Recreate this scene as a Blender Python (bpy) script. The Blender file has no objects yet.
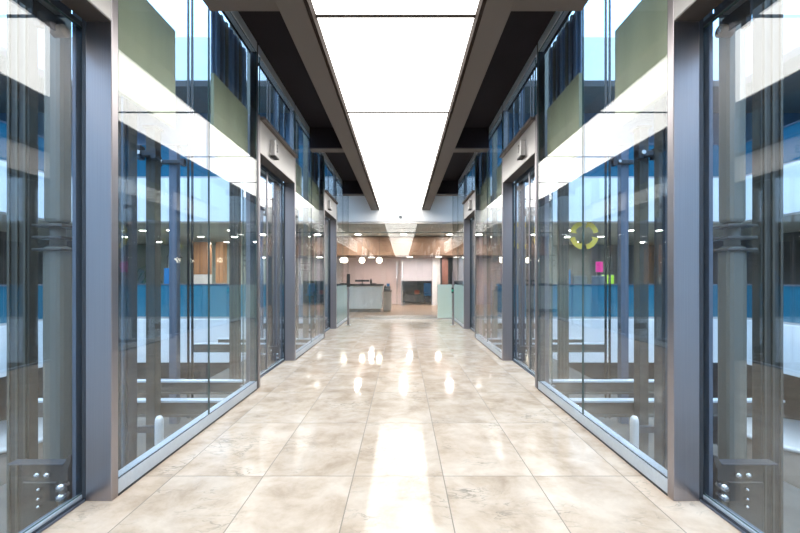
import bpy, bmesh, math, random
from mathutils import Vector, Matrix
random.seed(7)
C = bpy.context.scene.collection
PI = math.pi

# ------------------------------------------------------------------ materials
def newmat(name):
    m = bpy.data.materials.new(name); m.use_nodes = True
    nt = m.node_tree; nt.nodes.clear()
    out = nt.nodes.new('ShaderNodeOutputMaterial')
    return m, nt, out

def N(nt, t, **kw):
    n = nt.nodes.new(t)
    for k, v in kw.items(): setattr(n, k, v)
    return n

def mth(nt, op, a, b=None, clamp=False):
    n = nt.nodes.new('ShaderNodeMath'); n.operation = op; n.use_clamp = clamp
    for i, v in enumerate((a, b)):
        if v is None: continue
        if isinstance(v, (int, float)): n.inputs[i].default_value = v
        else: nt.links.new(v, n.inputs[i])
    return n.outputs[0]

def pmat(name, col, rough=.5, metal=0., var=.08, scale=(6, 6, 6), spec=.5, rvar=.0, bump=0., emit=None, coat=0.):
    m, nt, out = newmat(name)
    p = N(nt, 'ShaderNodeBsdfPrincipled')
    p.inputs['Roughness'].default_value = rough; p.inputs['Metallic'].default_value = metal
    p.inputs['Specular IOR Level'].default_value = spec
    p.inputs['Coat Weight'].default_value = coat
    tc = N(nt, 'ShaderNodeTexCoord'); mp = N(nt, 'ShaderNodeMapping'); mp.inputs['Scale'].default_value = scale
    nz = N(nt, 'ShaderNodeTexNoise'); nz.inputs['Scale'].default_value = 1.; nz.inputs['Detail'].default_value = 4
    nt.links.new(tc.outputs['Object'], mp.inputs['Vector']); nt.links.new(mp.outputs['Vector'], nz.inputs['Vector'])
    cr = N(nt, 'ShaderNodeValToRGB')
    cr.color_ramp.elements[0].position = .3; cr.color_ramp.elements[1].position = .7
    cr.color_ramp.elements[0].color = (*[c * (1 - var) for c in col], 1)
    cr.color_ramp.elements[1].color = (*[min(1, c * (1 + var)) for c in col], 1)
    nt.links.new(nz.outputs['Fac'], cr.inputs['Fac']); nt.links.new(cr.outputs['Color'], p.inputs['Base Color'])
    if rvar:
        r = mth(nt, 'ADD', mth(nt, 'MULTIPLY', mth(nt, 'SUBTRACT', nz.outputs['Fac'], .5), rvar), rough, True)
        nt.links.new(r, p.inputs['Roughness'])
    if bump:
        b = N(nt, 'ShaderNodeBump'); b.inputs['Strength'].default_value = bump; b.inputs['Distance'].default_value = .002
        nt.links.new(nz.outputs['Fac'], b.inputs['Height']); nt.links.new(b.outputs['Normal'], p.inputs['Normal'])
    if emit:
        p.inputs['Emission Color'].default_value = (*emit[0], 1); p.inputs['Emission Strength'].default_value = emit[1]
    nt.links.new(p.outputs[0], out.inputs[0])
    return m

def emat(name, col, strength):
    m, nt, out = newmat(name)
    e = N(nt, 'ShaderNodeEmission'); e.inputs['Strength'].default_value = strength
    tc = N(nt, 'ShaderNodeTexCoord'); nz = N(nt, 'ShaderNodeTexNoise'); nz.inputs['Scale'].default_value = 1.5
    nt.links.new(tc.outputs['Object'], nz.inputs['Vector'])
    mx = N(nt, 'ShaderNodeMix', data_type='RGBA')
    mx.inputs[6].default_value = (*[c * .98 for c in col], 1); mx.inputs[7].default_value = (*col, 1)
    nt.links.new(nz.outputs['Fac'], mx.inputs[0]); nt.links.new(mx.outputs[2], e.inputs['Color'])
    nt.links.new(e.outputs[0], out.inputs[0])
    return m

def fresnel(nt, r0):
    g = N(nt, 'ShaderNodeNewGeometry')
    d = N(nt, 'ShaderNodeVectorMath', operation='DOT_PRODUCT')
    nt.links.new(g.outputs['Incoming'], d.inputs[0]); nt.links.new(g.outputs['Normal'], d.inputs[1])
    c = mth(nt, 'ABSOLUTE', d.outputs['Value'])
    k = mth(nt, 'POWER', mth(nt, 'SUBTRACT', 1., c, True), 5.)
    return mth(nt, 'ADD', mth(nt, 'MULTIPLY', k, 1 - r0), r0, True)

def glassmat(name, tint, r0=.045, body=None, bodyfac=0., rough=0.):
    """Clear float glass: each face transmits with a tint and mirrors by its angle; body adds an acid-etched, translucent film."""
    m, nt, out = newmat(name)
    t = N(nt, 'ShaderNodeBsdfTransparent')
    tc = N(nt, 'ShaderNodeTexCoord'); nz = N(nt, 'ShaderNodeTexNoise'); nz.inputs['Scale'].default_value = .8
    nt.links.new(tc.outputs['Object'], nz.inputs['Vector'])
    mx = N(nt, 'ShaderNodeMix', data_type='RGBA')
    mx.inputs[6].default_value = (*[c * .985 for c in tint], 1); mx.inputs[7].default_value = (*tint, 1)
    nt.links.new(nz.outputs['Fac'], mx.inputs[0]); nt.links.new(mx.outputs[2], t.inputs['Color'])
    base = t.outputs[0]
    if body:
        d = N(nt, 'ShaderNodeBsdfDiffuse'); d.inputs['Color'].default_value = (*body, 1)
        tl = N(nt, 'ShaderNodeBsdfTranslucent'); tl.inputs['Color'].default_value = (*body, 1)
        a = N(nt, 'ShaderNodeMixShader'); a.inputs[0].default_value = .4
        nt.links.new(d.outputs[0], a.inputs[1]); nt.links.new(tl.outputs[0], a.inputs[2])
        b = N(nt, 'ShaderNodeMixShader'); b.inputs[0].default_value = bodyfac
        nt.links.new(base, b.inputs[1]); nt.links.new(a.outputs[0], b.inputs[2]); base = b.outputs[0]
    gl = N(nt, 'ShaderNodeBsdfGlossy'); gl.inputs['Roughness'].default_value = rough
    s = N(nt, 'ShaderNodeMixShader')
    nt.links.new(fresnel(nt, r0), s.inputs[0]); nt.links.new(base, s.inputs[1]); nt.links.new(gl.outputs[0], s.inputs[2])
    nt.links.new(s.outputs[0], out.inputs[0])
    return m

TILE_X, TILE_Y, OFF_X, OFF_Y = .522, .851, .2875, 2.323
def floormat():
    m, nt, out = newmat('honed_limestone_tiles')
    p = N(nt, 'ShaderNodeBsdfPrincipled')
    tc = N(nt, 'ShaderNodeTexCoord'); sx = N(nt, 'ShaderNodeSeparateXYZ')
    nt.links.new(tc.outputs['Object'], sx.inputs[0])
    u = mth(nt, 'DIVIDE', mth(nt, 'SUBTRACT', sx.outputs['X'], OFF_X), TILE_X)
    v = mth(nt, 'DIVIDE', mth(nt, 'SUBTRACT', sx.outputs['Y'], OFF_Y), TILE_Y)
    iu, iv = mth(nt, 'FLOOR', u), mth(nt, 'FLOOR', v)
    fu, fv = mth(nt, 'FRACT', u), mth(nt, 'FRACT', v)
    du = mth(nt, 'MULTIPLY', mth(nt, 'MINIMUM', fu, mth(nt, 'SUBTRACT', 1., fu)), TILE_X)
    dv = mth(nt, 'MULTIPLY', mth(nt, 'MINIMUM', fv, mth(nt, 'SUBTRACT', 1., fv)), TILE_Y)
    joint = mth(nt, 'LESS_THAN', mth(nt, 'MINIMUM', du, dv), .0028)
    cell = N(nt, 'ShaderNodeCombineXYZ'); nt.links.new(iu, cell.inputs[0]); nt.links.new(iv, cell.inputs[1])
    wn = N(nt, 'ShaderNodeTexWhiteNoise', noise_dimensions='2D'); nt.links.new(cell.outputs[0], wn.inputs['Vector'])
    off = N(nt, 'ShaderNodeVectorMath', operation='MULTIPLY_ADD')
    nt.links.new(wn.outputs['Color'], off.inputs[0]); off.inputs[1].default_value = (9, 9, 9)
    nt.links.new(tc.outputs['Object'], off.inputs[2])
    # cloudy patches
    n1 = N(nt, 'ShaderNodeTexNoise'); n1.inputs['Scale'].default_value = 4.2; n1.inputs['Detail'].default_value = 8
    n1.inputs['Roughness'].default_value = .62; n1.inputs['Distortion'].default_value = .25
    nt.links.new(off.outputs[0], n1.inputs['Vector'])
    r1 = N(nt, 'ShaderNodeValToRGB'); e = r1.color_ramp.elements
    e[0].position = .26; e[0].color = (.43, .32, .225, 1); e[1].position = .66; e[1].color = (.745, .625, .51, 1)
    x = r1.color_ramp.elements.new(.46); x.color = (.62, .49, .375, 1)
    nt.links.new(n1.outputs['Fac'], r1.inputs['Fac'])
    # thin grey-brown veins
    mp = N(nt, 'ShaderNodeMapping'); mp.inputs['Scale'].default_value = (7, 17, 7); mp.inputs['Rotation'].default_value = (0, 0, .35)
    nt.links.new(off.outputs[0], mp.inputs['Vector'])
    n2 = N(nt, 'ShaderNodeTexNoise'); n2.inputs['Scale'].default_value = 1.; n2.inputs['Detail'].default_value = 7
    n2.inputs['Distortion'].default_value = .45
    nt.links.new(mp.outputs[0], n2.inputs['Vector'])
    vein = mth(nt, 'SUBTRACT', 1., mth(nt, 'MULTIPLY', mth(nt, 'ABSOLUTE', mth(nt, 'SUBTRACT', n2.outputs['Fac'], .5)), 34.), True)
    n3 = N(nt, 'ShaderNodeTexNoise'); n3.inputs['Scale'].default_value = 3.; nt.links.new(off.outputs[0], n3.inputs['Vector'])
    vein = mth(nt, 'MULTIPLY', vein, mth(nt, 'MULTIPLY', mth(nt, 'SUBTRACT', n3.outputs['Fac'], .52, True), 5., True))
    mv = N(nt, 'ShaderNodeMix', data_type='RGBA'); mv.inputs[7].default_value = (.30, .26, .21, 1)
    nt.links.new(vein, mv.inputs[0]); nt.links.new(r1.outputs[0], mv.inputs[6])
    # tile to tile tone
    hv = N(nt, 'ShaderNodeHueSaturation'); nt.links.new(mv.outputs[2], hv.inputs['Color'])
    nt.links.new(mth(nt, 'ADD', mth(nt, 'MULTIPLY', wn.outputs['Value'], .14), .93), hv.inputs['Value'])
    mj = N(nt, 'ShaderNodeMix', data_type='RGBA'); mj.inputs[7].default_value = (.27, .22, .17, 1)
    nt.links.new(joint, mj.inputs[0]); nt.links.new(hv.outputs[0], mj.inputs[6])
    nt.links.new(mj.outputs[2], p.inputs['Base Color'])
    p.inputs['Specular IOR Level'].default_value = .30
    nt.links.new(mth(nt, 'ADD', mth(nt, 'MULTIPLY', n1.outputs['Fac'], .08), mth(nt, 'ADD', mth(nt, 'MULTIPLY', joint, .4), .035)), p.inputs['Roughness'])
    b = N(nt, 'ShaderNodeBump'); b.inputs['Strength'].default_value = .25; b.inputs['Distance'].default_value = .002
    nt.links.new(mth(nt, 'SUBTRACT', 1., joint), b.inputs['Height']); nt.links.new(b.outputs[0], p.inputs['Normal'])
    nt.links.new(p.outputs[0], out.inputs[0])
    return m

M = {}
M['floor'] = floormat()
M['steel'] = pmat('brushed_stainless', (.385, .36, .375), .33, 1., .05, (240, 240, 1.5), rvar=.10)
M['steel_h'] = pmat('brushed_stainless_lengthwise', (.60, .585, .575), .36, .9, .05, (200, 1.5, 200), rvar=.10)
M['bright_steel'] = pmat('polished_steel', (.72, .72, .72), .22, 1., .04, (8, 8, 8))
M['dark_steel'] = pmat('dark_painted_steel', (.055, .062, .075), .42, .3, .1, (3, 3, 1))
M['blue_steel'] = pmat('blue_grey_steel', (.15, .18, .24), .4, .4, .1, (3, 3, 1))
M['grey_paint'] = pmat('grey_green_painted_steel', (.20, .195, .165), .45, .2, .08, (4, 4, .6))
M['brown_steel'] = pmat('brown_grey_painted_steel', (.075, .07, .062), .45, .2, .12, (14, 14, .4))
M['brown_rib'] = pmat('brown_painted_rib', (.12, .11, .09), .45, .2, .1, (14, 14, .4))
M['clad_blue'] = pmat('blue_enamel_sheet', (.20, .31, .50), .35, 0, .1, (3, 3, .5))
M['taupe'] = pmat('taupe_metal', (.13, .108, .096), .6, .0, .04, (3, .8, 3), spec=.25)
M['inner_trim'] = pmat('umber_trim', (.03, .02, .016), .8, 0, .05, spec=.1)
M['dark_trim'] = pmat('dark_brown_trim', (.05, .04, .035), .6, 0, .05)
M['channel'] = pmat('pale_anodised_aluminium', (.62, .70, .78), .35, .35, .04, (1, 40, 40))
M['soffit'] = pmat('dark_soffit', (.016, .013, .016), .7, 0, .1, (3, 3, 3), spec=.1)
M['black'] = pmat('black_plastic', (.02, .02, .022), .45, 0, .1)
M['panel'] = emat('luminous_ceiling_film', (1., .97, .92), 4.6)
M['lamp'] = emat('warm_lamp_glow', (1., .86, .68), 14.)
M['downlight'] = emat('white_lamp_glow', (1., .95, .88), 12.)
M['glass'] = glassmat('clear_float_glass', (.966, .987, .988), .085)
M['glass_edge'] = pmat('green_glass_edge', (.05, .09, .085), .25, 0, .1)
M['door_glass'] = glassmat('lift_door_glass', (.955, .98, .985), .10)
M['frosted'] = glassmat('etched_green_glass', (.9, .97, .95), .04, (.64, .78, .75), .6)
M['blue_glass'] = glassmat('etched_blue_glass', (.55, .85, .95), .04, (.05, .27, .42), .62)
M['slab'] = pmat('white_painted_slab', (.86, .88, .90), .6, 0, .03, (1, 1, 1))
M['white'] = pmat('white_paint', (.80, .78, .76), .5, 0, .03)
M['green'] = pmat('sage_green_panel', (.46, .49, .34), .4, 0, .10, (2, 5, 1))
M['pit'] = pmat('dark_concrete', (.10, .095, .085), .7, 0, .2, (3, 3, 3))
M['carpet'] = pmat('brown_carpet', (.16, .135, .11), .9, 0, .2, (5, 5, 5))
M['officecarpet'] = pmat('grey_green_carpet', (.17, .19, .18), .9, 0, .15, (5, 5, 5))
M['officewall_dark'] = pmat('slate_office_wall', (.17, .185, .19), .7, 0, .35, (.5, .5, .5))
M['woodfloor'] = pmat('oak_floor', (.31, .21, .14), .3, 0, .14, (8, 1.2, 1), rvar=.1)
M['rustwood'] = pmat('rust_brown_veneer', (.22, .09, .06), .5, 0, .2, (9, 9, 1.))
M['lilac'] = pmat('pale_lilac_paint', (.56, .51, .53), .5, 0, .03)
M['wood'] = pmat('orange_oak_veneer', (.44, .22, .10), .45, 0, .2, (9, 9, 1.))
M['wood_x'] = pmat('brown_walnut_veneer', (.23, .14, .09), .45, 0, .2, (1.2, 8, 9))
M['pinkwall'] = pmat('rose_plaster', (.72, .56, .53), .6, 0, .05, (1, 1, 1))
M['officewall'] = pmat('grey_green_office_wall', (.36, .42, .39), .7, 0, .15, (.7, .7, .7))
M['darkwall'] = pmat('dark_office_wall', (.065, .075, .085), .6, 0, .4, (.8, .8, .8))
M['officeceil'] = pmat('office_ceiling', (.42, .43, .40), .7, 0, .06)
M['bluewall'] = pmat('blue_grey_facade', (.16, .25, .35), .4, .1, .2, (1.6, 1.6, .4))
M['yellow'] = pmat('yellow_vinyl', (.82, .58, .08), .5, 0, .08)
M['magenta'] = pmat('magenta_print', (.75, .03, .35), .5, 0, .1)
M['lime'] = pmat('lime_print', (.45, .85, .06), .5, 0, .1)
M['bluefab'] = pmat('bright_blue_fabric', (.03, .27, .60), .7, 0, .1)
M['greyfab'] = pmat('grey_fabric', (.20, .23, .25), .8, 0, .1)
M['darkfab'] = pmat('charcoal_fabric', (.04, .045, .055), .8, 0, .15)
M['rust'] = pmat('rust_red_fabric', (.45, .09, .05), .8, 0, .15)
M['leaf'] = pmat('plant_leaf', (.03, .075, .03), .5, 0, .3, (9, 9, 9))
M['pot'] = pmat('glazed_pot', (.12, .14, .16), .4, 0, .1)
M['stone_top'] = pmat('dark_stone_top', (.05, .042, .04), .25, 0, .2)
M['counter'] = pmat('white_fluted_counter', (.80, .78, .72), .45, 0, .05, (14, 1, 1))
M['tan'] = pmat('tan_laminate', (.36, .30, .25), .5, 0, .06)

# ------------------------------------------------------------------ mesh helpers
class MB:
    """collects shapes for one mesh object"""
    def __init__(s): s.bm = bmesh.new(); s.mi = 0
    def _mark(s, geom):
        for g in geom:
            if isinstance(g, bmesh.types.BMFace): g.material_index = s.mi
    def box(s, x0, x1, y0, y1, z0, z1, bev=0., edge_mi=None):
        a, b = sorted((x0, x1)); c, d = sorted((y0, y1)); e, f = sorted((z0, z1))
        vs = [s.bm.verts.new(p) for p in ((a,c,e),(b,c,e),(b,d,e),(a,d,e),(a,c,f),(b,c,f),(b,d,f),(a,d,f))]
        fs = [s.bm.faces.new([vs[i] for i in q]) for q in ((0,3,2,1),(4,5,6,7),(0,1,5,4),(1,2,6,5),(2,3,7,6),(3,0,4,7))]
        for q in fs: q.material_index = s.mi
        if edge_mi is not None:
            dims = (b - a, d - c, f - e); k = dims.index(min(dims))
            for q in fs:
                q.normal_update()
                if abs(q.normal[k]) < .5: q.material_index = edge_mi
        if bev:
            es = list({ed for q in fs for ed in q.edges})
            r = bmesh.ops.bevel(s.bm, geom=es, offset=bev, segments=2, profile=.5, affect='EDGES')
            for q in r['faces']: q.material_index = s.mi
        return s
    def cyl(s, p0, p1, r0, r1=None, n=20, caps=True):
        r1 = r0 if r1 is None else r1
        p0, p1 = Vector(p0), Vector(p1); d = p1 - p0
        q = d.to_track_quat('Z', 'Y').to_matrix().to_4x4(); q.translation = (p0 + p1) / 2
        r = bmesh.ops.create_cone(s.bm, cap_ends=caps, segments=n, radius1=r0, radius2=r1, depth=d.length, matrix=q)
        for v in r['verts']:
            for f in v.link_faces:
                f.material_index = s.mi; f.smooth = len(f.verts) == 4
        return s
    def ball(s, c, r, sc=(1, 1, 1), n=20):
        m = Matrix.Translation(c) @ Matrix.Diagonal((*sc, 1))
        q = bmesh.ops.create_uvsphere(s.bm, u_segments=n, v_segments=n // 2, radius=r, matrix=m)
        for v in q['verts']:
            for f in v.link_faces: f.material_index = s.mi; f.smooth = True
        return s
    def tube(s, pts, r, n=10):
        for a, b in zip(pts, pts[1:]): s.cyl(a, b, r, n=n)
        for p in pts[1:-1]: s.ball(p, r, n=n)
        return s
    def lathe(s, prof, c, n=28):
        rings = []
        for (r, z) in prof:
            rings.append([s.bm.verts.new((c[0] + r * math.cos(2*PI*i/n), c[1] + r * math.sin(2*PI*i/n), c[2] + z)) for i in range(n)])
        for a, b in zip(rings, rings[1:]):
            for i in range(n):
                f = s.bm.faces.new((a[i], a[(i+1) % n], b[(i+1) % n], b[i])); f.smooth = True; f.material_index = s.mi
        for rg, rev in ((rings[0], True), (rings[-1], False)):
            if prof[0 if rev else -1][0] > 1e-4:
                f = s.bm.faces.new(list(reversed(rg)) if rev else rg); f.material_index = s.mi
        return s
    def prism(s, pts, axis, a, b):
        """extrude a closed outline pts (2-D) along axis from a to b"""
        def P(u, v, t):
            return {'x': (t, u, v), 'y': (u, t, v), 'z': (u, v, t)}[axis]
        A = [s.bm.verts.new(P(u, v, a)) for u, v in pts]; B = [s.bm.verts.new(P(u, v, b)) for u, v in pts]
        n = len(pts)
        fs = [s.bm.faces.new(A), s.bm.faces.new(list(reversed(B)))]
        for i in range(n): fs.append(s.bm.faces.new((A[i], B[i], B[(i+1) % n], A[(i+1) % n])))
        for f in fs: f.material_index = s.mi
        return s
    def build(s, name, mats, parent=None):
        if not isinstance(mats, (list, tuple)): mats = [mats]
        bmesh.ops.recalc_face_normals(s.bm, faces=s.bm.faces)
        me = bpy.data.meshes.new(name)
        s.bm.to_mesh(me); s.bm.free()
        for m in mats: me.materials.append(M[m])
        o = bpy.data.objects.new(name, me); C.objects.link(o)
        if parent:
            o.parent = parent
            w = Vector()
            q = parent
            while q: w += q.location; q = q.parent
            me.transform(Matrix.Translation(-w))      # children are authored in world coordinates
        return o

def thing(name, label, cat, loc, group=None):
    o = bpy.data.objects.new(name, None); C.objects.link(o); o.location = loc
    o.empty_display_size = .1
    return tag(o, label, cat, group)
def tag(o, label, cat, group=None):
    o['label'] = label; o['category'] = cat
    if group: o['group'] = group
    return o
def struct(o):
    o['kind'] = 'structure'; return o
def sempty(name, loc):
    o = bpy.data.objects.new(name, None); C.objects.link(o); o.location = loc; o.empty_display_size = .1
    return struct(o)

def copy_tree(o, loc, label, group=None, parent=None):
    c = o.copy(); C.objects.link(c)
    if parent: c.parent = parent
    else:
        c.location = loc; c['label'] = label
    for ch in list(o.children): copy_tree(ch, None, None, None, c)
    return c

# ------------------------------------------------------------------ dimensions
W = 1.447                 # corridor half width
YEND = 11.2
HD, HT = 2.475, 2.82       # door head, top of door surround
ZC = 3.58                 # dark ceiling
PERIOD = 3.51
PORT = [(-2.80, -1.45), (.71, 2.06), (4.22, 5.57), (7.73, 9.08)]
ZB, ZP = 3.045, 3.13      # beam soffit, luminous panels
S = 3.95                  # storey height
SIDEX = 9.5
SIDE = {-1: 'white counter side', 1: 'yellow ring side'}

# ------------------------------------------------------------------ floor, ceiling of the corridor
struct(MB().box(-1.62, 1.62, -15., YEND, -.30, 0).build('floor', 'floor'))
struct(MB().box(-1.60, 1.60, -15., YEND, ZC, ZC + .17).build('ceiling', 'soffit'))
struct(MB().box(-1.6, 1.6, -15.2, -15., -.3, ZC + .17).build('wall_back', 'white'))
for s in (-1, 1):
    b = MB(); b.box(s * .628, s * .823, -15., YEND - .01, ZB, ZC, .004)
    b.mi = 1; b.box(s * .60, s * .6278, -15., YEND - .012, ZB + .002, ZC)
    struct(b.build('trim_1' if s < 0 else 'trim_2', ['taupe', 'inner_trim']))
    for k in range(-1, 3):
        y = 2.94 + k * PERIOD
        cb = MB(); cb.box(s * .824, s * W, y + .01, y + .17, 3.25, ZC); cb.mi = 1; cb.box(s * .824, s * W, y, y + .18, 3.23, 3.2499, .002)  # shade on the taupe beam's web is painted in with the soffit colour
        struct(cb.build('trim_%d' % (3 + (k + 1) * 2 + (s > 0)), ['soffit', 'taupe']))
for s in (-1, 1):
    struct(MB().box(s * W, s * (W + .15), -15., -4.25, 0, ZC).build('wall_corridor_left' if s < 0 else 'wall_corridor_right', 'officewall'))
# luminous panels
ORD = ['first', 'second', 'third', 'fourth', 'fifth', 'sixth', 'seventh', 'eighth']
pj = [3.02 + 1.755 * k for k in range(-10, 5)] + [YEND - .02]
vis = 0
for i, (a, b) in enumerate(zip(pj, pj[1:])):
    if b > 1.8:
        lab = ORD[vis] + ' luminous white ceiling panel counting from the doorway end'
        vis += 1
    else:
        lab = 'luminous white ceiling panel above the corridor behind the viewer'
    t = thing('ceiling_light_panel', lab, 'ceiling light', (0, (a + b) / 2, ZP), 'luminous ceiling panels')
    t['_y'] = (a + b) / 2
    MB().box(-.597, .597, a + .008, b - .008, ZP, ZP + .02).build('diffuser', 'panel', t)
    MB().box(-.599, .599, a - .017, a + .017, ZP - .006, ZP + .02, .001).build('joint_bar', 'dark_trim', t)
    MB().box(-.597, .597, a, b, ZP + .021, ZP + .12).build('housing', 'taupe', t)
pans = sorted([o for o in C.objects if o.name.startswith('ceiling_light_panel')], key=lambda o: -o['_y'])
nv = len([o for o in pans if o['_y'] > 1.6])
for i, o in enumerate(pans):
    if i == 0: o['label'] = 'short luminous ceiling panel next to the white slab above the end doors'
    elif i < nv: o['label'] = ORD[i] + ' luminous white ceiling panel counted from the end doors'
    else: o['label'] = 'luminous white ceiling panel over the corridor behind the camera'
    del o['_y']

# ------------------------------------------------------------------ glazed bays
wn = [0]
def glass_bay(s, y0, y1, frosted=False, nm=True):
    wn[0] += 1
    r = sempty('window_%d' % wn[0], (s * W, y0, 0))
    MB().box(s * (W + .001), s * (W + .07), y0, y1, .012, .088, .002).build('base_channel', 'channel', r)
    MB().box(s * W, s * (W + .07), y0, y1, 0, .0118).build('shadow_gap', 'dark_steel', r)
    MB().box(s * (W + .09), s * (W + .13), y0, y1, 0, .05, .003).build('inner_rail', 'bright_steel', r)
    MB().box(s * W, s * (W + .06), y0, y1, 3.48, ZC, .003).build('head_channel', 'channel', r)
    ym = (y0 + y1) / 2
    for a, b in ((y0 + .004, ym - .003), (ym + .003, y1 - .004)):
        if frosted:
            p = MB(); p.box(s * (W + .004), s * (W + .016), a, b, .97, 3.48, edge_mi=1).build('pane', ['glass', 'glass_edge'], r)
            MB().box(s * (W + .004), s * (W + .016), a, b, .088, .97, edge_mi=1).build('frosted_pane', ['frosted', 'glass_edge'], r)
        else:
            MB().box(s * (W + .004), s * (W + .016), a, b, .088, 3.48, edge_mi=1).build('pane', ['glass', 'glass_edge'], r)
dn = [0]
def portal(s, y0, y1):
    dn[0] += 1
    r = sempty('door_%d' % dn[0], (s * W, (y0 + y1) / 2, 0))
    D = .135
    # surround: far jamb faces the viewer
    MB().box(s * W, s * (W + D), y1, y1 + .05, 0, HT + .04, .004).build('jamb', 'steel', r)
    MB().box(s * W, s * (W + D), y0 - .05, y0, 0, HT + .04, .004).build('jamb', 'steel', r)
    MB().box(s * W, s * (W + D), y0, y1, HD, HT, .004).build('header', 'steel_h', r)
    MB().box(s * (W - .045), s * (W + D), y0, y1, HT, HT + .035, .003).build('ledge', 'taupe', r)
    MB().box(s * (W + .006), s * (W + D - .001), y0, y1, HD - .004, HD - .0005).build('header_soffit', 'dark_trim', r)
    # full height mullions
    MB().box(s * (W + .005), s * (W + .07), y0 - .10, y0 - .052, 0, ZC).build('mullion', 'dark_steel', r)
    MB().box(s * (W + .005), s * (W + .07), y1 + .001, y1 + .05, HT + .04, ZC).build('mullion', 'steel', r)
    # transom light
    MB().box(s * (W + .004), s * (W + .016), y0, y1, HT + .035, 3.48, edge_mi=1).build('transom_pane', ['glass', 'glass_edge'], r)
    MB().box(s * W, s * (W + .06), y0 - .05, y1, 3.48, ZC, .003).build('head_channel', 'channel', r)
    # sill and threshold grooves
    b = MB(); b.box(s * (W + .135), s * (W + .22), y0, y1, 0, .012)
    b.mi = 1
    for g in (.14, .19): b.box(s * (W + g), s * (W + g + .008), y0, y1, .012, .014)
    b.build('threshold', ['blue_steel', 'black'], r)
    # two sliding glass leaves
    ym = (y0 + y1) / 2
    xo = .16
    for a, b_ in ((y0 - .045, ym - .004), (ym + .004, y1 + .045)):
        leaf = MB().box(s * (W + xo), s * (W + xo + .012), a, b_, .032, HD - .03, edge_mi=1).build('door_leaf', ['door_glass', 'glass_edge'], r)
        MB().box(s * (W + xo - .006), s * (W + xo + .018), a, b_, .015, .0315, .002).build('bottom_rail', 'channel', leaf)
        MB().box(s * (W + xo - .006), s * (W + xo + .018), a, b_, HD - .0295, HD - .004, .002).build('top_rail', 'dark_steel', leaf)
        e0, e1 = (b_ - .018, b_) if a < y0 else (a, a + .018)
        MB().box(s * (W + xo - .0065), s * (W + xo - .0005), e0, e1, .05, HD - .03, .002).build('stile', 'steel', leaf)
    MB().box(s * (W + .1795), s * (W + .20), y1 - .005, y1 + .045, 0, HT, .002).build('pocket_post', 'blue_steel', r)
    MB().box(s * (W + D + .0005), s * (W + D + .022), y1 + .003, y1 + .05, 0, HT, .002).build('pocket_post', 'dark_steel', r)

for s in (-1, 1):
    for i, (a, b) in enumerate(PORT):
        portal(s, a, b)
        c = PORT[i + 1][0] if i + 1 < len(PORT) else None
        if c: glass_bay(s, b + .05, c - .10)
    glass_bay(s, PORT[-1][1] + .05, YEND - .02, True)
    glass_bay(s, -4.2, PORT[0][0] - .10)

# floor indicator boxes on the headers
def digit_mesh(txt, size):
    cu = bpy.data.curves.new('digit', 'FONT'); cu.body = txt; cu.size = size; cu.extrude = .001
    cu.align_x = 'CENTER'; cu.align_y = 'CENTER'
    o = bpy.data.objects.new('tmp', cu); C.objects.link(o)
    dg = bpy.context.evaluated_depsgraph_get(); dg.update()
    me = bpy.data.meshes.new_from_object(o.evaluated_get(dg)); bpy.data.objects.remove(o)
    me.materials.clear(); me.materials.append(M['black'])
    return me
dig = digit_mesh('3', .13)
PN = ['behind the viewer', 'nearest the viewer', 'halfway down the corridor', 'next to the end doors']
for s in (-1, 1):
    for i, (a, b) in enumerate(PORT[1:], 1):
        y = (a + b) / 2 - .28
        t = thing('floor_indicator', 'steel box numbered 3 on the lift header %s, %s' % (PN[i], SIDE[s]), 'lift sign', (s * W, y, 2.59), 'lift number boxes')
        x0, x1 = s * W, s * (W - .055)
        bb = MB(); bb.box(x0, x1, y - .075, y + .075, 2.545, 2.72, .006); bb.build('box', 'steel_h', t)
        MB().box(x0, x1, y - .07, y + .07, 2.53, 2.545).build('base_lens', 'black', t)
        d = bpy.data.objects.new('digit', dig); C.objects.link(d); d.parent = t
        d.matrix_local = Matrix.Translation((-s * .0565, 0, .045)) @ Matrix.Rotation(-s * PI / 2, 4, 'Z') @ Matrix.Rotation(PI / 2, 4, 'X')

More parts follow.
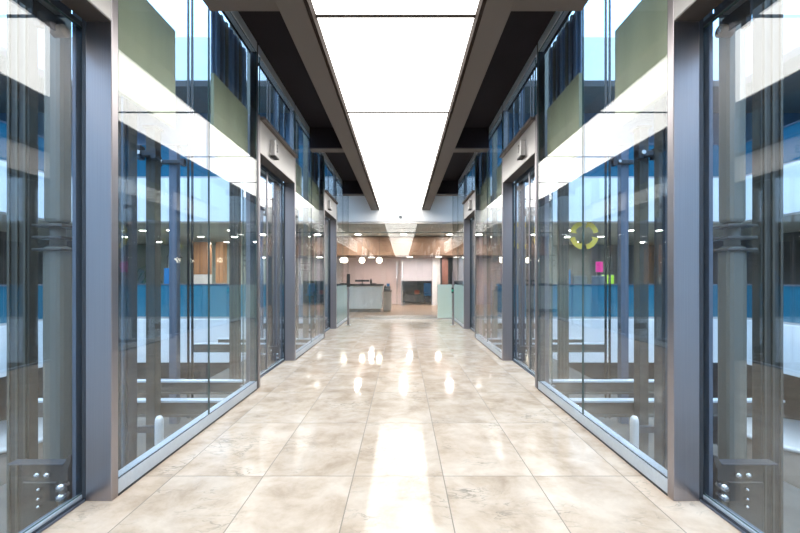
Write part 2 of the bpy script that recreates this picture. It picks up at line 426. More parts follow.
# ------------------------------------------------------------------ lift shafts
LIFT = ['near', 'middle', 'last']
def shaft(s, k):
    """everything of one lift that stands behind the glass; k = 0, 1, 2"""
    dy = (k) * PERIOD
    where = 'of the %s lift, %s' % (LIFT[k], SIDE[s])
    zb, zt = -S, 8.2
    # grey-green column with two flanged collars
    x, y = s * 2.30, 2.73 + dy
    t = thing('guide_column', 'grey green column with flanged collars ' + where, 'column', (x, y, zb), 'collared lift columns')
    b = MB(); b.box(x - .066, x + .066, y - .06, y + .06, zb, 1.37, .03); b.build('lower_shaft', 'grey_paint', t)
    MB().box(x - .062, x + .062, y - .056, y + .056, 1.52, zt, .03).build('upper_shaft', 'grey_paint', t)
    MB().cyl((x, y, 1.37), (x, y, 1.52), .045).build('neck', 'grey_paint', t)
    for z in (1.33, 1.41, 1.49):
        MB().box(x - .10, x + .10, y - .09, y + .09, z, z + .018, .004).build('flange', 'brown_steel', t)
    # dark fluted rail post next to it
    x, y = s * 2.57, 2.76 + dy
    t = thing('guide_post', 'broad dark brown fluted steel post ' + where, 'post', (x, y, zb), 'dark fluted posts')
    b = MB(); b.box(x - .078, x + .078, y - .035, y + .035, zb, zt, .004); b.build('post', 'brown_steel', t)
    for q in (-.055, .0, .055):
        MB().box(x + q - .008, x + q + .008, y - .047, y - .0355, zb, zt, .003).build('rib', 'brown_rib', t)
    # deep dark post towards the next bay
    x, y = s * 1.98, 2.96 + dy
    t = thing('rail_post', 'black steel post close behind the glass ' + where, 'post', (x, y, zb), 'black shaft posts')
    MB().box(x - .037, x + .037, y - .05, y + .05, zb, zt, .004).build('post', 'dark_steel', t)
    MB().box(x - s * .012 - .006, x - s * .012 + .006, y - .08, y - .0505, zb, zt, .002).build('rail_blade', 'blue_steel', t)
    # pair of slim T rails in front
    for q, nm in ((1.71, 'outer'), (1.80, 'inner')):
        x, y = s * q, 2.48 + dy
        t = thing('guide_rail', 'slim %s guide rail near the glass ' % nm + where, 'guide rail', (x, y, zb), 'slim guide rails')
        MB().box(x - .009, x + .009, y - .012, y + .012, zb, zt, .002).build('foot', 'dark_steel', t)
        MB().box(x - .003, x + .003, y - .045, y - .0125, zb, zt, .001).build('blade', 'bright_steel', t)
    # column carrying brackets
    for (x, y, hw, mat, nm, txt) in ((s * 2.42, 3.97 + dy, .046, 'brown_steel', 'bracket_column', 'brown grey column with a top bracket '),
                                     (s * 3.25, 5.80 + dy, .056, 'blue_steel', 'bracket_column', 'blue grey column with wide bracket arms ')):
        t = thing(nm, txt + where, 'column', (x, y, zb), 'bracketed shaft columns')
        zc = 2.62 if hw < .05 else 3.05
        MB().box(x - hw, x + hw, y - .05, y + .05, zb, zc, .006).build('post', mat, t)
        MB().box(x - hw - .02, x + hw + .02, y - .07, y + .07, zc, zc + .02, .003).build('cap_plate', 'dark_steel', t)
        z = 2.33 if hw < .05 else 2.78
        aw = .10 if hw < .05 else .20
        MB().box(x - aw, x + aw, y - .12, y - .0505, z, z + .05, .004).box(x - aw, x - aw + .05, y - .13, y - .05, z - .03, z + .10, .004)\
            .box(x + aw - .05, x + aw, y - .13, y - .05, z - .03, z + .07, .004).build('bracket_arm', 'dark_steel', t)
        MB().cyl((x - aw * .6, y - .15, z + .025), (x - aw * .6, y - .12, z + .025), .02).build('bolt', 'bright_steel', t)
        for zz in (-.35,):
            MB().box(x - aw, x + aw, y - .10, y - .0505, zz, zz + .06, .004).build('tie_plate', 'dark_steel', t)
    # thin ropes
    for q, nm in ((0, 'first'), (1, 'second')):
        x, y = s * (3.1 + .06 * q), 6.0 + dy
        if k < 2:
            MBr = MB().cyl((x, y, zb), (x, y, zt), .018, n=8)
            tag(MBr.build('hoist_rope', 'black'), nm + ' dark hoist rope ' + where, 'rope', 'hoist ropes')
    # beams across the pit
    for q, (y, z) in enumerate(((4.02 + dy, -.10), (5.02 + dy, -.16))):
        t = thing('pit_beam', ('front ' if q == 0 else 'rear ') + 'pale steel beam across the pit ' + where, 'beam', (s * 2.7, y, z - .1), 'pit beams')
        MB().box(s * 1.75, s * 3.9, y, y + .09, z - .004, z + .018, .002).build('top_flange', 'channel', t)
        MB().box(s * 1.75, s * 3.9, y + .04, y + .05, z - .13, z - .004).build('web', 'pit', t)
        MB().box(s * 1.75, s * 3.9, y, y + .09, z - .15, z - .13, .002).build('bottom_flange', 'pit', t)
    # buffer
    x, y = s * 2.15, 3.62 + dy
    t = thing('lift_buffer', 'pale blue round topped buffer in the pit ' + where, 'buffer', (x, y, -.9), 'pit buffers')
    b = MB(); b.lathe([(.036, 0), (.036, .75), (.032, .78), (.02, .80), (.0001, .805)], (x, y, -.9)); b.build('cylinder', 'slab', t)
    MB().cyl((x, y, -.94), (x, y, -.90), .09).build('foot', 'dark_steel', t)
    # pit floor slab and front wall
    # roller bracket beside the door
    x, y = s * 1.67, 2.03 + dy
    t = thing('roller_bracket', 'steel bracket with stacked rollers low behind glass ' + where, 'bracket', (x, y, -.1), 'door roller brackets')
    b = MB(); b.prism([(x + s * .014, -.1), (x + s * .014, .20), (x - s * .01, .24), (x - s * .02, .24), (x - s * .02, .21), (x - s * .004, .17), (x - s * .004, -.1)], 'y', y + .02, y + .06)
    b.build('plate', 'brown_steel', t)
    MB().box(x + s * .015, x + s * .24, y + .03, y + .04, .10, .19, .003).build('arm', 'brown_steel', t)
    MB().box(x + s * .015, x + s * .30, y + .01, y + .07, .192, .20, .002).build('shelf', 'dark_steel', t)
    for z in (.045, .095):
        MB().cyl((x, y - .03, z), (x, y + .02, z), .016).ball((x, y - .03, z), .016, (1, .4, 1), 16).build('roller', 'bright_steel', t)
    for q, z in ((.10, .14), (.15, .14)):
        MB().cyl((x + s * q, y + .01, z), (x + s * q, y + .03, z), .013).ball((x + s * q, y + .01, z), .013, (1, .5, 1), 12).build('bolt', 'bright_steel', t)
    x2, y2 = s * 1.82, 2.10 + dy
    t = thing('bolted_plate', 'dark upright plate with three bolt heads low ' + where, 'steel plate', (x2, y2, -.6), 'bolted plates')
    MB().box(x2 - s * .05, x2 + .13 * s, y2, y2 + .02, -.6, .075, .004).build('plate', 'brown_steel', t)
    for z in (-.045, -.005, .045):
        MB().cyl((x2 + s * .03, y2 - .018, z), (x2 + s * .03, y2, z), .008, n=6).ball((x2 + s * .03, y2 - .018, z), .007, (1, .6, 1), 10).build('bolt', 'bright_steel', t)
    # hanger roller above the door
    x, y = s * 1.665, 1.97 + dy
    t = thing('door_hanger', 'small door hanger with brass roller under the header ' + where, 'door hanger', (x, y, 2.36), 'door hangers')
    MB().box(x - .006, x + .006, y - .12, y + .06, 2.37, 2.449, .002).box(x - .006, x + .02, y - .10, y - .07, 2.33, 2.40, .002).build('plate', 'dark_steel', t)
    MB().cyl((x - .03, y + .03, 2.385), (x + .03, y + .03, 2.385), .03).build('roller', 'tan', t)
    MB().cyl((x - .036, y + .03, 2.385), (x - .03, y + .03, 2.385), .015).build('hub', 'bright_steel', t)
    # door operator beam behind the header
    t = thing('door_operator', 'dark door operator beam behind the header ' + where, 'door gear', (s * 1.68, 1.4 + dy, 2.5), 'door operators')
    MB().box(s * (W + .19), s * (W + .34), .71 + dy, 2.04 + dy, 2.475, 2.74, .004).build('housing', 'dark_steel', t)
    MB().box(s * (W + .19), s * (W + .24), .75 + dy, 1.98 + dy, 2.452, 2.4745, .003).build('track', 'steel_h', t)
    # sage green fascia panels either side of the lift
    for a, b_, nm in ((2.13, 2.80, 'beyond'), (-.14, .60, 'before')):
        if nm == 'before' and k == 0: continue
        x = s * (W + .09)
        b = MB(); b.box(x, x + s * .03, a + dy, b_ + dy, 2.2, 2.88, .003)
        tag(b.build('fascia_panel', 'green'), 'sage green panel behind glass %s the door ' % nm + where, 'panel', 'sage green panels')
    # ribbed blue grey cladding standing on the green panel before the door
    if k:
        x = s * (W + .105); a, b_ = -.14 + dy, .60 + dy
        t = thing('ribbed_cladding', 'ribbed blue grey cladding above the green panel ' + where, 'cladding', (x, a, 2.88), 'ribbed claddings')
        MB().box(x, x + s * .012, a, b_, 2.881, 3.47, .002).build('sheet', 'clad_blue', t)
        for q in range(7):
            ya = a + .04 + q * .10
            MB().box(x - s * .02, x - s * .0005, ya, ya + .035, 2.885, 3.465, .004).build('rib', ['clad_blue', 'blue_steel', 'grey_paint'][q % 3], t)
for s in (-1, 1):
    for k in range(3): shaft(s, k)
# pit floors
for s in (-1, 1):
    struct(MB().box(s * 1.64, s * 4.0, -1, YEND - .6, -1.15, -.95).build('floor_pit_left' if s < 0 else 'floor_pit_right', 'pit'))

# ------------------------------------------------------------------ atrium: galleries at the end and along both far sides
struct(MB().box(-14.5, 14.5, -5, 21, -S - .2, -S).build('floor_atrium', 'carpet'))
def levels():
    return ((-1, -S), (0, 0.), (1, S), (2, 2 * S))
ti = [20]
def slab(x0, x1, y0, y1, z):
    ti[0] += 1
    return struct(MB().box(x0, x1, y0, y1, z - 1.22, z, .01).build('trim_%d' % ti[0], 'slab'))
for lv, z in levels()[1:]:
    if lv == 0:
        for s in (-1, 1): slab(s * 1.63, s * SIDEX, YEND, YEND + .35, z)
    else: slab(-SIDEX, SIDEX, YEND, YEND + .35, z)
    for s in (-1, 1): slab(s * SIDEX, s * (SIDEX + .35), -4.5, YEND + .35, z)
# decks and ceilings behind the slab faces
for lv, z in levels()[1:]:
    th = .25
    if lv == 0:
        struct(MB().box(-2.7, 2.5, YEND + .35, 19.5, z - th, z - .001).build('floor_reception', 'woodfloor'))
        struct(MB().box(-14.5, -2.7, YEND + .35, 19.5, z - th, z - .001).build('floor_office_left', 'officecarpet'))
        struct(MB().box(2.5, 14.5, YEND + .35, 19.5, z - th, z - .001).build('floor_office_right', 'officecarpet'))
        struct(MB().box(-1.63, 1.63, YEND, YEND + .35, -.30, 0).build('trim_19', 'steel_h'))
    else:
        struct(MB().box(-14.5, 14.5, YEND + .35, 19.5, z - 1.22, z - .9).build('ceiling_level_%d' % lv, 'officeceil'))
        struct(MB().box(-14.5, 14.5, YEND + .35, 19.5, z - .2, z - .001).build('floor_level_%d' % lv, 'carpet'))
    for s in (-1, 1):
        struct(MB().box(s * (SIDEX + .35), s * 14.5, -4.5, YEND + .35, z - 1.22, z - .001).build('floor_side_%s_%d' % ('left' if s < 0 else 'right', lv), 'officeceil'))
# end and side walls
for lv, z in levels()[:3]:
    for s in (-1, 1):
        nm = 'left' if s < 0 else 'right'
        m = {-1: 'darkwall', 0: 'officewall' if s < 0 else 'officewall_dark', 1: 'bluewall'}[lv]
        d = 19.2 if lv == 0 else YEND + 2.2
        if lv == 0:
            struct(MB().box(s * 2.6, s * 14.5, d, d + .2, z, z + S - 1.2).build('wall_end_%s_%d' % (nm, lv), m))
        else:
            struct(MB().box(0, s * 14.5, d, d + .2, z, z + S - 1.2).build('wall_end_%s_%d' % (nm, lv), m))
        m = {-1: 'darkwall', 0: 'darkwall', 1: 'bluewall'}[lv]
        struct(MB().box(s * 13.5, s * 13.7, -4.5, 19.5, z, z + S - 1.2).build('wall_side_%s_%d' % (nm, lv), m))
# outer walls that close the building behind the camera side
struct(MB().box(-14.5, -1.65, -4.9, -4.6, -S, 9).build('wall_rear_left', 'slab'))
struct(MB().box(1.65, 14.5, -4.9, -4.6, -S, 9).build('wall_rear_right', 'slab'))

# balustrades
def balustrade(s, kind, lv, z):
    wherel = {0: 'on the corridor level', 1: 'one floor above the corridor', -1: 'one floor below'}[lv]
    if kind == 'end':
        t = thing('balustrade', 'frosted blue glass balustrade of the end gallery %s, %s' % (wherel, SIDE[s]), 'balustrade', (s * 5, YEND + .1, z), 'blue balustrades')
        xs = [1.50 + i * (SIDEX - 1.52) / 5 for i in range(6)]
        if lv == 0: xs[0] = 1.66
        for a, b in zip(xs, xs[1:]):
            MB().box(s * (a + .01), s * (b - .01), YEND + .08, YEND + .10, z + .06, z + .95, edge_mi=1).build('glass_panel', ['blue_glass', 'glass_edge'], t)
        MB().box(s * xs[0], s * SIDEX, YEND + .06, YEND + .12, z + .95, z + .985, .004).build('handrail', 'blue_steel', t)
        MB().box(s * xs[0], s * SIDEX, YEND + .06, YEND + .12, z, z + .06, .004).build('shoe', 'steel_h', t)
    else:
        t = thing('balustrade', 'frosted blue glass balustrade of the side gallery %s, %s' % (wherel, SIDE[s]), 'balustrade', (s * (SIDEX + .1), 4, z), 'blue balustrades')
        ys = [-4.2 + i * (YEND - .05 + 4.2) / 9 for i in range(10)]
        for a, b in zip(ys, ys[1:]):
            MB().box(s * (SIDEX + .08), s * (SIDEX + .10), a + .01, b - .01, z + .06, z + .95, edge_mi=1).build('glass_panel', ['blue_glass', 'glass_edge'], t)
        MB().box(s * (SIDEX + .06), s * (SIDEX + .12), ys[0], ys[-1], z + .95, z + .985, .004).build('handrail', 'blue_steel', t)
        MB().box(s * (SIDEX + .06), s * (SIDEX + .12), ys[0], ys[-1], z, z + .06, .004).build('shoe', 'steel_h', t)
for s in (-1, 1):
    for lv, z in ((0, 0.), (1, S)):
        balustrade(s, 'end', lv, z); balustrade(s, 'side', lv, z)

# office downlights on the end gallery ceiling
def downlight(x, y, z, label, watt=42., tint=(1, .97, .92)):
    t = thing('downlight', label, 'ceiling light', (x, y, z), 'office downlights')
    MB().cyl((x, y, z - .012), (x, y, z), .14, .15, 24).build('ring', 'white', t)
    MB().cyl((x, y, z - .018), (x, y, z - .0125), .115, .115, 24).build('lamp', 'downlight', t)
    ld = bpy.data.lights.new('lamp_light', 'AREA'); ld.shape = 'DISK'; ld.size = .2; ld.energy = watt; ld.color = tint
    lo = bpy.data.objects.new('lamp_light', ld); C.objects.link(lo); lo.parent = t; lo.location = (0, 0, -.022)
ZO = S - 1.22
for s in (-1, 1):
    for j, y in enumerate((13.2, 15.2, 17.4)):
        for i, x in enumerate((3.4, 5.6, 7.6)):
            downlight(s * x, y, ZO, '%s round downlight in the %s ceiling row of the office, %s' %
                      (['inner', 'middle', 'outer'][i], ['front', 'second', 'rear'][j], SIDE[s]))
    for i, y in enumerate((5.5, 8.0)):
        downlight(s * 11.3, y, ZO, '%s downlight above the side gallery, %s' % (['nearer', 'farther'][i], SIDE[s]))

# ------------------------------------------------------------------ end doors
dn[0] += 1
r = sempty('door_%d' % dn[0], (0, YEND + .06, 0))
ZT = S - 1.22
y = YEND + .05
MB().box(-1.45, 1.45, y + .005, y + .03, 2.42, 2.44, .003).build('transom_bar', 'glass_edge', r)
MB().box(-1.45, 1.45, y - .02, y + .05, ZT - .05, ZT - .001, .003).build('head_bar', 'steel_h', r)
MB().box(-1.45, 1.45, y + .01, y + .022, 2.441, ZT - .05, edge_mi=1).build('transom_pane', ['glass', 'glass_edge'], r)
for a, b in ((-1.03, -.003), (.003, 1.03)):
    leaf = MB().box(a, b, y + .01, y + .022, .03, 2.41, edge_mi=1).build('door_leaf', ['glass', 'glass_edge'], r)
    MB().box(a, b, y, y + .035, .004, .09, .003).build('bottom_rail', 'bright_steel', leaf)
    hx = -.10 if a < 0 else .055
    MB().tube([(hx, y - .05, .35), (hx, y - .05, 1.62)], .008).cyl((hx, y - .05, .5), (hx, y + .01, .5), .01).cyl((hx, y - .05, 1.5), (hx, y + .01, 1.5), .01).build('handle', 'bright_steel', leaf)
for a, b in ((-1.45, -1.04), (1.04, 1.45)):
    if a < 0:
        MB().box(a, b, y + .01, y + .022, .03, 2.41, edge_mi=1).build('side_pane', ['glass', 'glass_edge'], r)
    else:
        MB().box(a, b, y + .01, y + .022, .97, 2.41, edge_mi=1).build('side_pane', ['glass', 'glass_edge'], r)
        MB().box(a, b, y + .01, y + .022, .03, .968, edge_mi=1).build('frosted_pane', ['frosted', 'glass_edge'], r)
    MB().box(a, b, y - .005, y + .04, 0, .03, .003).build('base_channel', 'bright_steel', r)
# fittings at the end
MB().box(-.05, .05, YEND - .04, YEND, 2.83, 2.90, .006).build('door_sensor', 'greyfab', r)
MB().cyl((0, YEND - .048, 2.86), (0, YEND - .0405, 2.86), .015).build('sensor_lens', 'black', r)
for s, hh in ((-1, 1.22), (1, 1.30)):
    x, yy = s * 1.27 + (.02 if s > 0 else 0), 9.75
    if s < 0: lab = 'slim steel post with a black card reader before the counter'
    else: lab = 'slim steel post with a green button before the frosted pane'
    t = thing('access_post', lab, 'access post', (x, yy, 0), None)
    MB().box(x - .024, x + .024, yy - .024, yy + .024, 0, hh, .006).build('post', 'steel', t)
    MB().box(x - .06, x + .06, yy - .06, yy + .06, .0, .012, .003).build('base_plate', 'steel_h', t)
    if s < 0:
        b = MB(); b.prism([(yy - .06, .98), (yy - .03, .94), (yy - .025, 1.25), (yy - .035, 1.25)], 'x', x - .03, x + .05); b.build('card_reader', 'black', t)
    else:
        MB().box(x - .045, x + .0, yy - .05, yy - .0245, .78, .92, .006).build('button_box', 'darkfab', t)
        MB().cyl((x - .022, yy - .06, .85), (x - .022, yy - .05, .85), .025).build('button', pmat_name := 'green_button', t) if False else None
M['green_button'] = pmat('green_button', (.02, .45, .25), .4)
yy = 9.75
MB().cyl((1.29 - .022, yy - .06, .85), (1.29 - .022, yy - .05, .85), .028).build('button', 'green_button', [o for o in C.objects if o.name == 'access_post.001'][0])

# ------------------------------------------------------------------ reception beyond the doors
struct(MB().box(-2.6, -.02, 17.6, 17.8, 0, ZT).build('wall_reception_rose', 'pinkwall'))
struct(MB().box(-2.8, -2.6, 14.6, 19.4, 0, ZT).build('wall_reception_left', 'officewall'))
# white screen wall with a dark alcove
b = MB(); b.box(-.02, 1.32, 17.0, 17.2, 1.03, ZT).box(-.02, .02, 17.0, 17.2, 0, 1.03)
struct(b.build('wall_screen', 'lilac'))
struct(MB().box(0, 2.8, 18.7, 18.8, 0, ZT).build('wall_alcove', 'darkwall'))
struct(MB().box(1.32, 1.66, 16.9, 17.25, 0, ZT).build('wall_pillar', 'white'))
struct(MB().box(2.4, 2.6, 15.2, 19.4, 0, ZT).build('wall_reception_right', 'bluewall'))
b = MB(); b.box(-2.55, 2.38, 15.0, 16.85, 2.0, ZT - .02, .01)
struct(b.build('trim_18', 'wood_x'))
t = thing('wall_panel', 'narrow rust brown slatted panel beside the cream pillar', 'panel', (1.75, 16.6, 0))
MB().box(1.70, 1.95, 16.6, 16.68, .0, 2.0, .004).build('board', 'rustwood', t)
for q in range(4): MB().box(1.715 + q * .06, 1.745 + q * .06, 16.57, 16.5995, .02, 1.98, .003).build('slat', 'rustwood', t)
# counter
t = thing('reception_counter', 'long white fluted reception counter with dark stone top', 'counter', (-1.6, 13.9, 0))
b = MB(); b.box(-2.58, -.64, 13.5, 14.2, .11, .885, .006); b.build('body', 'counter', t)
MB().box(-2.58, -.60, 13.44, 14.26, .886, .945, .006).build('top', 'stone_top', t)
MB().box(-2.5, -.70, 13.56, 14.14, 0, .109, .003).build('plinth', 'tan', t)
t = thing('side_desk', 'low taupe desk at the end of the white counter', 'desk', (-.4, 13.8, 0))
MB().box(-.595, -.33, 13.5, 14.1, .06, .69, .006).build('body', 'tan', t)
MB().box(-.597, -.31, 13.47, 14.13, .691, .72, .004).build('top', 'taupe', t)
MB().box(-.585, -.35, 13.53, 14.07, 0, .059, .003).build('plinth', 'woodfloor', t)
t = thing('desk_phone', 'dark blue desk telephone on the low taupe desk', 'telephone', (-.45, 13.75, .72))
b = MB(); b.prism([(13.62, .721), (13.88, .721), (13.88, .84), (13.84, .86), (13.62, .76)], 'x', -.58, -.36); b.build('base', 'darkfab', t)
MB().box(-.56, -.51, 13.62, 13.86, .862, .90, .012).build('handset', 'black', t)
MB().box(-.49, -.39, 13.80, 13.83, .865, .96, .006).build('display', 'bluefab', t)
t = thing('monitor', 'dark computer screen standing on the white counter', 'monitor', (-1.35, 13.95, .945))
MB().box(-1.42, -1.28, 13.9, 14.05, .946, .96, .003).build('foot', 'black', t)
MB().cyl((-1.35, 13.98, .96), (-1.35, 13.98, 1.1), .015).build('stem', 'black', t)
MB().box(-1.6, -1.1, 13.95, 13.975, 1.02, 1.09, .004).build('screen', 'black', t)
for i, (x, w, lab) in enumerate(((-1.95, .26, 'open black folder lying on the counter beside the monitor'), (-.95, .22, 'flat dark keyboard near the free end of the counter'))):
    o = MB().box(x - w / 2, x + w / 2, 13.6, 13.78, .946, .975, .006).build('folder' if i == 0 else 'keyboard', 'black'); tag(o, lab, 'folder' if i == 0 else 'keyboard')
t = thing('desk_vase', 'small dark vase with twigs on the white counter', 'vase', (-1.05, 14.0, .945))
MB().lathe([(.03, 0), (.045, .05), (.03, .13), (.022, .16), (.03, .18)], (-1.05, 14.05, .946), 16).build('vase', 'stone_top', t)
# pendants
for i, x in enumerate((-2.03, -1.42, -.79)):
    yy = 14.6
    lab = ['globe pendant lamp over the counter, nearest the side glass', 'middle globe pendant lamp of the three over the counter', 'globe pendant lamp over the counter, nearest the end door handles'][i]
    t = thing('pendant_lamp', lab, 'pendant lamp', (x, yy, 1.80), 'globe pendants')
    MB().ball((x, yy, 1.80), .105).build('globe', 'lamp', t)
    MB().cyl((x, yy, 1.90), (x, yy, 1.96), .03, .02).build('cap', 'black', t)
    MB().cyl((x, yy, 1.96), (x, yy, ZT - .02), .005, n=8).build('cord', 'black', t)
    MB().cyl((x, yy, ZT - .02), (x, yy, ZT), .05).build('ceiling_rose', 'white', t)
# ceiling lamps of the reception
for i, (x, yy, zz) in enumerate(((.35, 16.0, 2.0), (1.5, 16.0, 2.0), (2.2, 16.0, 2.0), (-1.2, 16.2, 2.0), (-1.55, 14.4, ZT), (.1, 14.4, ZT), (1.75, 14.4, ZT))):
    lab = ['downlight under the wooden bulkhead beside the end door handles', 'downlight under the wooden bulkhead in line with the cream pillar', 'downlight under the wooden bulkhead over the frosted pane',
           'added downlight under the wooden bulkhead behind the globe pendants', 'downlight in front of the bulkhead above the globe pendants',  # bulkhead lamp behind the pendants is added to brighten the rose wall
           'downlight in front of the bulkhead above the end door handles', 'downlight in front of the bulkhead above the frosted pane'][i]
    downlight(x, yy, zz, lab, 22. if zz < 2.1 else 34., (1, .90, .86))
# sofa and table in the alcove
t = thing('sofa', 'charcoal sofa in the dark alcove under the white wall', 'sofa', (.55, 18.1, 0))
MB().box(.1, .95, 17.8, 18.5, .10, .40, .04).build('seat', 'darkfab', t)
MB().box(.1, .95, 18.35, 18.55, .40, .80, .05).build('backrest', 'darkfab', t)
for x in (.08, .88): MB().box(x, x + .12, 17.8, 18.5, .10, .58, .03).build('armrest', 'darkfab', t)
for x in (.16, .86):
    for q in (17.86, 18.44): MB().cyl((x, q, 0), (x, q, .10), .02).build('foot', 'bright_steel', t)
tag(MB().box(.60, .84, 18.16, 18.30, .405, .60, .05).build('cushion', 'rust'), 'rust red cushion on the charcoal sofa', 'cushion')
t = thing('side_chair', 'blue upholstered chair beside the charcoal sofa', 'chair', (1.15, 17.9, 0))
MB().box(1.02, 1.34, 17.75, 18.1, .36, .46, .03).build('seat', 'bluefab', t)
MB().box(1.02, 1.34, 18.06, 18.14, .46, .92, .03).build('backrest', 'bluefab', t)
for x in (1.05, 1.31):
    for q in (17.78, 18.08): MB().cyl((x, q, 0), (x, q, .36), .015).build('leg', 'bright_steel', t)

# ------------------------------------------------------------------ office furniture seen through the shafts
def plant(x, y, z, h, label, n=26):
    t = thing('potted_plant', label, 'plant', (x, y, z))
    MB().lathe([(.13, 0), (.17, .30), (.18, .32), (.15, .32)], (x, y, z), 20).build('pot', 'pot', t)
    MB().cyl((x, y, z + .30), (x, y, z + h * .7), .02, .012, 8).build('stem', 'leaf', t)
    b = MB()
    for i in range(n):
        a = random.uniform(0, 2 * PI); zz = z + h * random.uniform(.45, .8); L = random.uniform(.3, .5)
        d = Vector((math.cos(a), math.sin(a), 0)); sd = Vector((-d.y, d.x, 0))
        p = [Vector((x, y, zz)) + d * (L * q) + Vector((0, 0, .30 * q - .65 * q * q)) for q in (0, .3, .65, 1)]
        w = (.01, .045, .04, .002)
        l = [b.bm.verts.new(p[j] + sd * w[j]) for j in range(4)]; r_ = [b.bm.verts.new(p[j] - sd * w[j]) for j in range(4)]
        for j in range(3): b.bm.faces.new((l[j], r_[j], r_[j+1], l[j+1]))
    b.build('foliage', 'leaf', t)
plant(-7.75, 12.4, 0, 1.9, 'tall drooping dark plant behind the blue balustrade beside a floor lamp')
plant(-10.6, 6.6, 0, 1.5, 'bushy plant behind the balustrade of the side gallery, white counter side')
t = thing('floor_lamp', 'thin black floor lamp with an angled arm beside the drooping plant', 'lamp', (-7.35, 12.6, 0))
MB().cyl((-7.35, 12.6, 0), (-7.35, 12.6, .025), .14).build('base', 'black', t)
MB().tube([(-7.35, 12.6, .025), (-7.35, 12.6, 1.85), (-6.95, 12.6, 1.87)], .013).build('pole', 'black', t)
MB().cyl((-6.95, 12.6, 1.78), (-6.95, 12.6, 1.88), .07, .03).build('shade', 'black', t)
for i, (x, y, w, h, z0) in enumerate(((-8.35, 16.6, .62, 1.35, 1.3), (-7.55, 16.6, .30, 1.5, .95))):
    t = thing('wall_cabinet' if i == 0 else 'tall_cabinet', ['wide orange oak cabinet with a white base in the office behind the balustrade', 'narrow orange oak cabinet beside the wide oak cabinet'][i], 'cabinet', (x, y, 0))
    MB().box(x - w / 2, x + w / 2, y, y + .4, z0, 2.65, .006).build('oak_front', 'wood', t)
    MB().box(x - w / 2, x + w / 2, y + .02, y + .4, 0, z0 - .001, .004).build('base', 'white' if i == 0 else 'tan', t)
    MB().box(x - .004, x + .004, y - .004, y, z0 + .05, 2.6).build('door_gap', 'stone_top', t)
def screen_stand(x, y, z0, w, h, mat, label, name='display_board'):
    t = thing(name, label, 'board', (x, y, 0))
    MB().box(x - w / 2, x + w / 2, y, y + .03, z0, z0 + h, .004).build('board', mat, t)
    MB().box(x - w / 2 - .015, x + w / 2 + .015, y + .031, y + .045, z0 - .015, z0 + h + .015, .003).build('backing', 'greyfab', t)
    for q in (-.3 * w, .3 * w): MB().cyl((x + q, y + .05, 0.02), (x + q, y + .05, z0 + h * .5), .014).build('leg', 'bright_steel', t)
    for q in (-.3 * w, .3 * w): MB().box(x + q - .02, x + q + .02, y - .15, y + .2, 0, .02, .003).build('foot', 'bright_steel', t)
screen_stand(7.35, 14.8, 1.37, .26, .38, 'magenta', 'magenta printed board standing above the lime board')
screen_stand(7.35, 14.2, .88, .42, .38, 'lime', 'lime green printed board below the magenta board')
screen_stand(5.05, 12.2, .25, .26, 1.15, 'bluefab', 'tall bright blue board beside the grey office chairs')
screen_stand(-7.10, 12.2, .35, .24, 1.1, 'bluefab', 'tall bright blue board beside the drooping plant')
def office_chair(x, y, label):
    t = thing('office_chair', label, 'chair', (x, y, 0), 'grey office chairs')
    MB().box(x - .24, x + .24, y - .24, y + .22, .44, .52, .03).build('seat', 'greyfab', t)
    MB().box(x - .23, x + .23, y - .30, y - .24, .62, 1.22, .025).build('backrest', 'greyfab', t)
    MB().box(x - .03, x + .03, y - .29, y - .25, .50, .64, .005).build('back_bar', 'black', t)
    MB().cyl((x, y, .10), (x, y, .44), .03).build('column', 'black', t)
    for i in range(5):
        a = 2 * PI * i / 5
        MB().cyl((x, y, .11), (x + .28 * math.cos(a), y + .28 * math.sin(a), .07), .02, .014, 10).build('base_leg', 'black', t)
        MB().ball((x + .28 * math.cos(a), y + .28 * math.sin(a), .031), .03, n=12).build('caster', 'black', t)
office_chair(5.65, 12.9, 'grey office chair nearest the tall blue board')
office_chair(6.30, 13.0, 'grey office chair between the desk legs and lime board')
t = thing('office_desk', 'long pale office desk behind the grey chairs', 'desk', (6.1, 13.8, 0))
MB().box(5.2, 7.0, 13.5, 14.1, .72, .75, .004).build('top', 'white', t)
for x in (5.26, 6.94):
    for q in (13.56, 14.04): MB().box(x - .02, x + .02, q - .02, q + .02, 0, .72, .003).build('leg', 'greyfab', t)

# yellow leaf-ring emblems, each a flat sign hung from the gallery head
def ring(cx, cy, cz, label):
    t = thing('ring_emblem', label, 'emblem', (cx, cy, cz), 'yellow ring emblems')
    for k in range(4):
        a0 = PI / 4 + k * PI / 2
        pts = []
        n = 9; ro, ri = .41, .27
        for i in range(n):
            a = a0 - .58 + 1.16 * i / (n - 1); pts.append((cx + ro * math.cos(a), cz + ro * math.sin(a)))
        a = a0 + .58; pts.append((cx + .20 * math.cos(a), cz + .20 * math.sin(a)))
        for i in range(n):
            a = a0 + .36 - .98 * i / (n - 1); pts.append((cx + (ri + .02 * math.sin(3 * i)) * math.cos(a), cz + (ri + .02 * math.sin(3 * i)) * math.sin(a)))
        b = MB(); b.prism(pts, 'y', cy, cy + .012); b.build('leaf_segment', 'yellow', t)
    for q in (-.29, .29):
        MB().cyl((cx + q, cy + .006, cz + .29), (cx + q, cy + .006, ZT + (0 if cy > YEND + .3 else 0)), .004, n=8).build('hanger', 'bright_steel', t)
ring(5.2, YEND + .12, 2.365, 'yellow ring emblem of four leaf shapes seen through the middle of the bay')
ring(3.45, YEND + .12, 2.365, 'yellow ring emblem of four leaf shapes seen through the lift door glass')

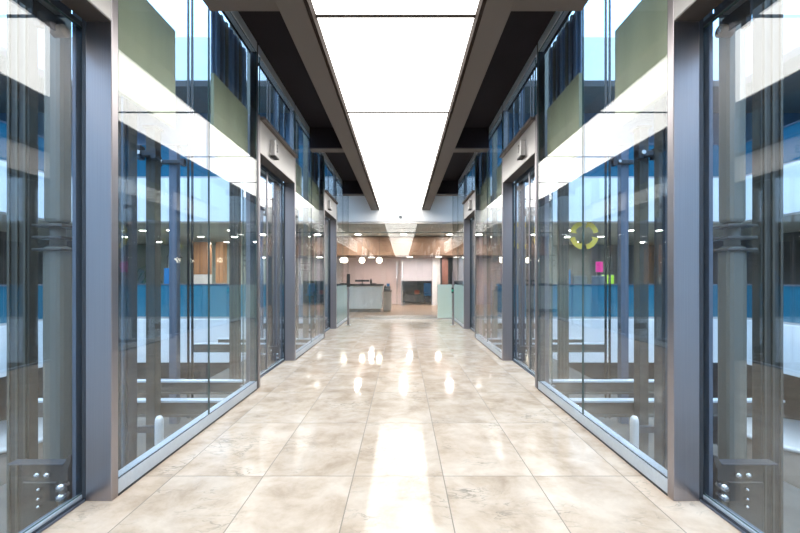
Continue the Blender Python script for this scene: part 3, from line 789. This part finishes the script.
# round white desk on the lower floor, one each side
for s in (-1, 1):
    x, y = s * 10.2, 10.3
    t = thing('round_desk', 'round white desk on the lower floor, ' + SIDE[s], 'desk', (x, y, -S), 'round lower desks')
    MB().lathe([(1.15, .0), (1.2, .1), (1.2, .95), (1.15, 1.0)], (x, y, -S), 40).build('drum', 'tan', t)
    MB().lathe([(1.3, 1.001), (1.35, 1.03), (1.35, 1.10), (1.25, 1.12)], (x, y, -S), 40).build('top', 'white', t)

# ------------------------------------------------------------------ world, camera
w = bpy.data.worlds.new('World'); bpy.context.scene.world = w; w.use_nodes = True
nt = w.node_tree; nt.nodes.clear()
out = nt.nodes.new('ShaderNodeOutputWorld'); bg = nt.nodes.new('ShaderNodeBackground')
tc = nt.nodes.new('ShaderNodeTexCoord'); sx = nt.nodes.new('ShaderNodeSeparateXYZ'); nt.links.new(tc.outputs['Generated'], sx.inputs[0])
cr = nt.nodes.new('ShaderNodeValToRGB')
e = cr.color_ramp.elements
e[0].position = .0; e[0].color = (.12, .24, .42, 1); e[1].position = 1.; e[1].color = (.72, .86, 1., 1)
x = e.new(.45); x.color = (.20, .42, .72, 1)
nt.links.new(sx.outputs['Z'], cr.inputs[0]); nt.links.new(cr.outputs[0], bg.inputs[0]); bg.inputs[1].default_value = 5.6
nt.links.new(bg.outputs[0], out.inputs[0])

cam = bpy.data.cameras.new('Camera'); co = bpy.data.objects.new('Camera', cam); C.objects.link(co)
co.location = (.05, 0, 1.15); co.rotation_euler = (PI / 2, 0, 0)
cam.sensor_width = 36; cam.lens = 18.0; cam.shift_x = -.0029; cam.shift_y = .0144; cam.clip_start = .05
sc = bpy.context.scene; sc.camera = co
sc.view_settings.view_transform = 'Standard'; sc.view_settings.look = 'None'; sc.view_settings.gamma = 1.
sc.view_settings.use_curve_mapping = False; sc.view_settings.exposure = .28
sc.cycles.max_bounces = 14; sc.cycles.transparent_max_bounces = 48; sc.cycles.glossy_bounces = 8; sc.cycles.diffuse_bounces = 5
sc.cycles.caustics_reflective = True
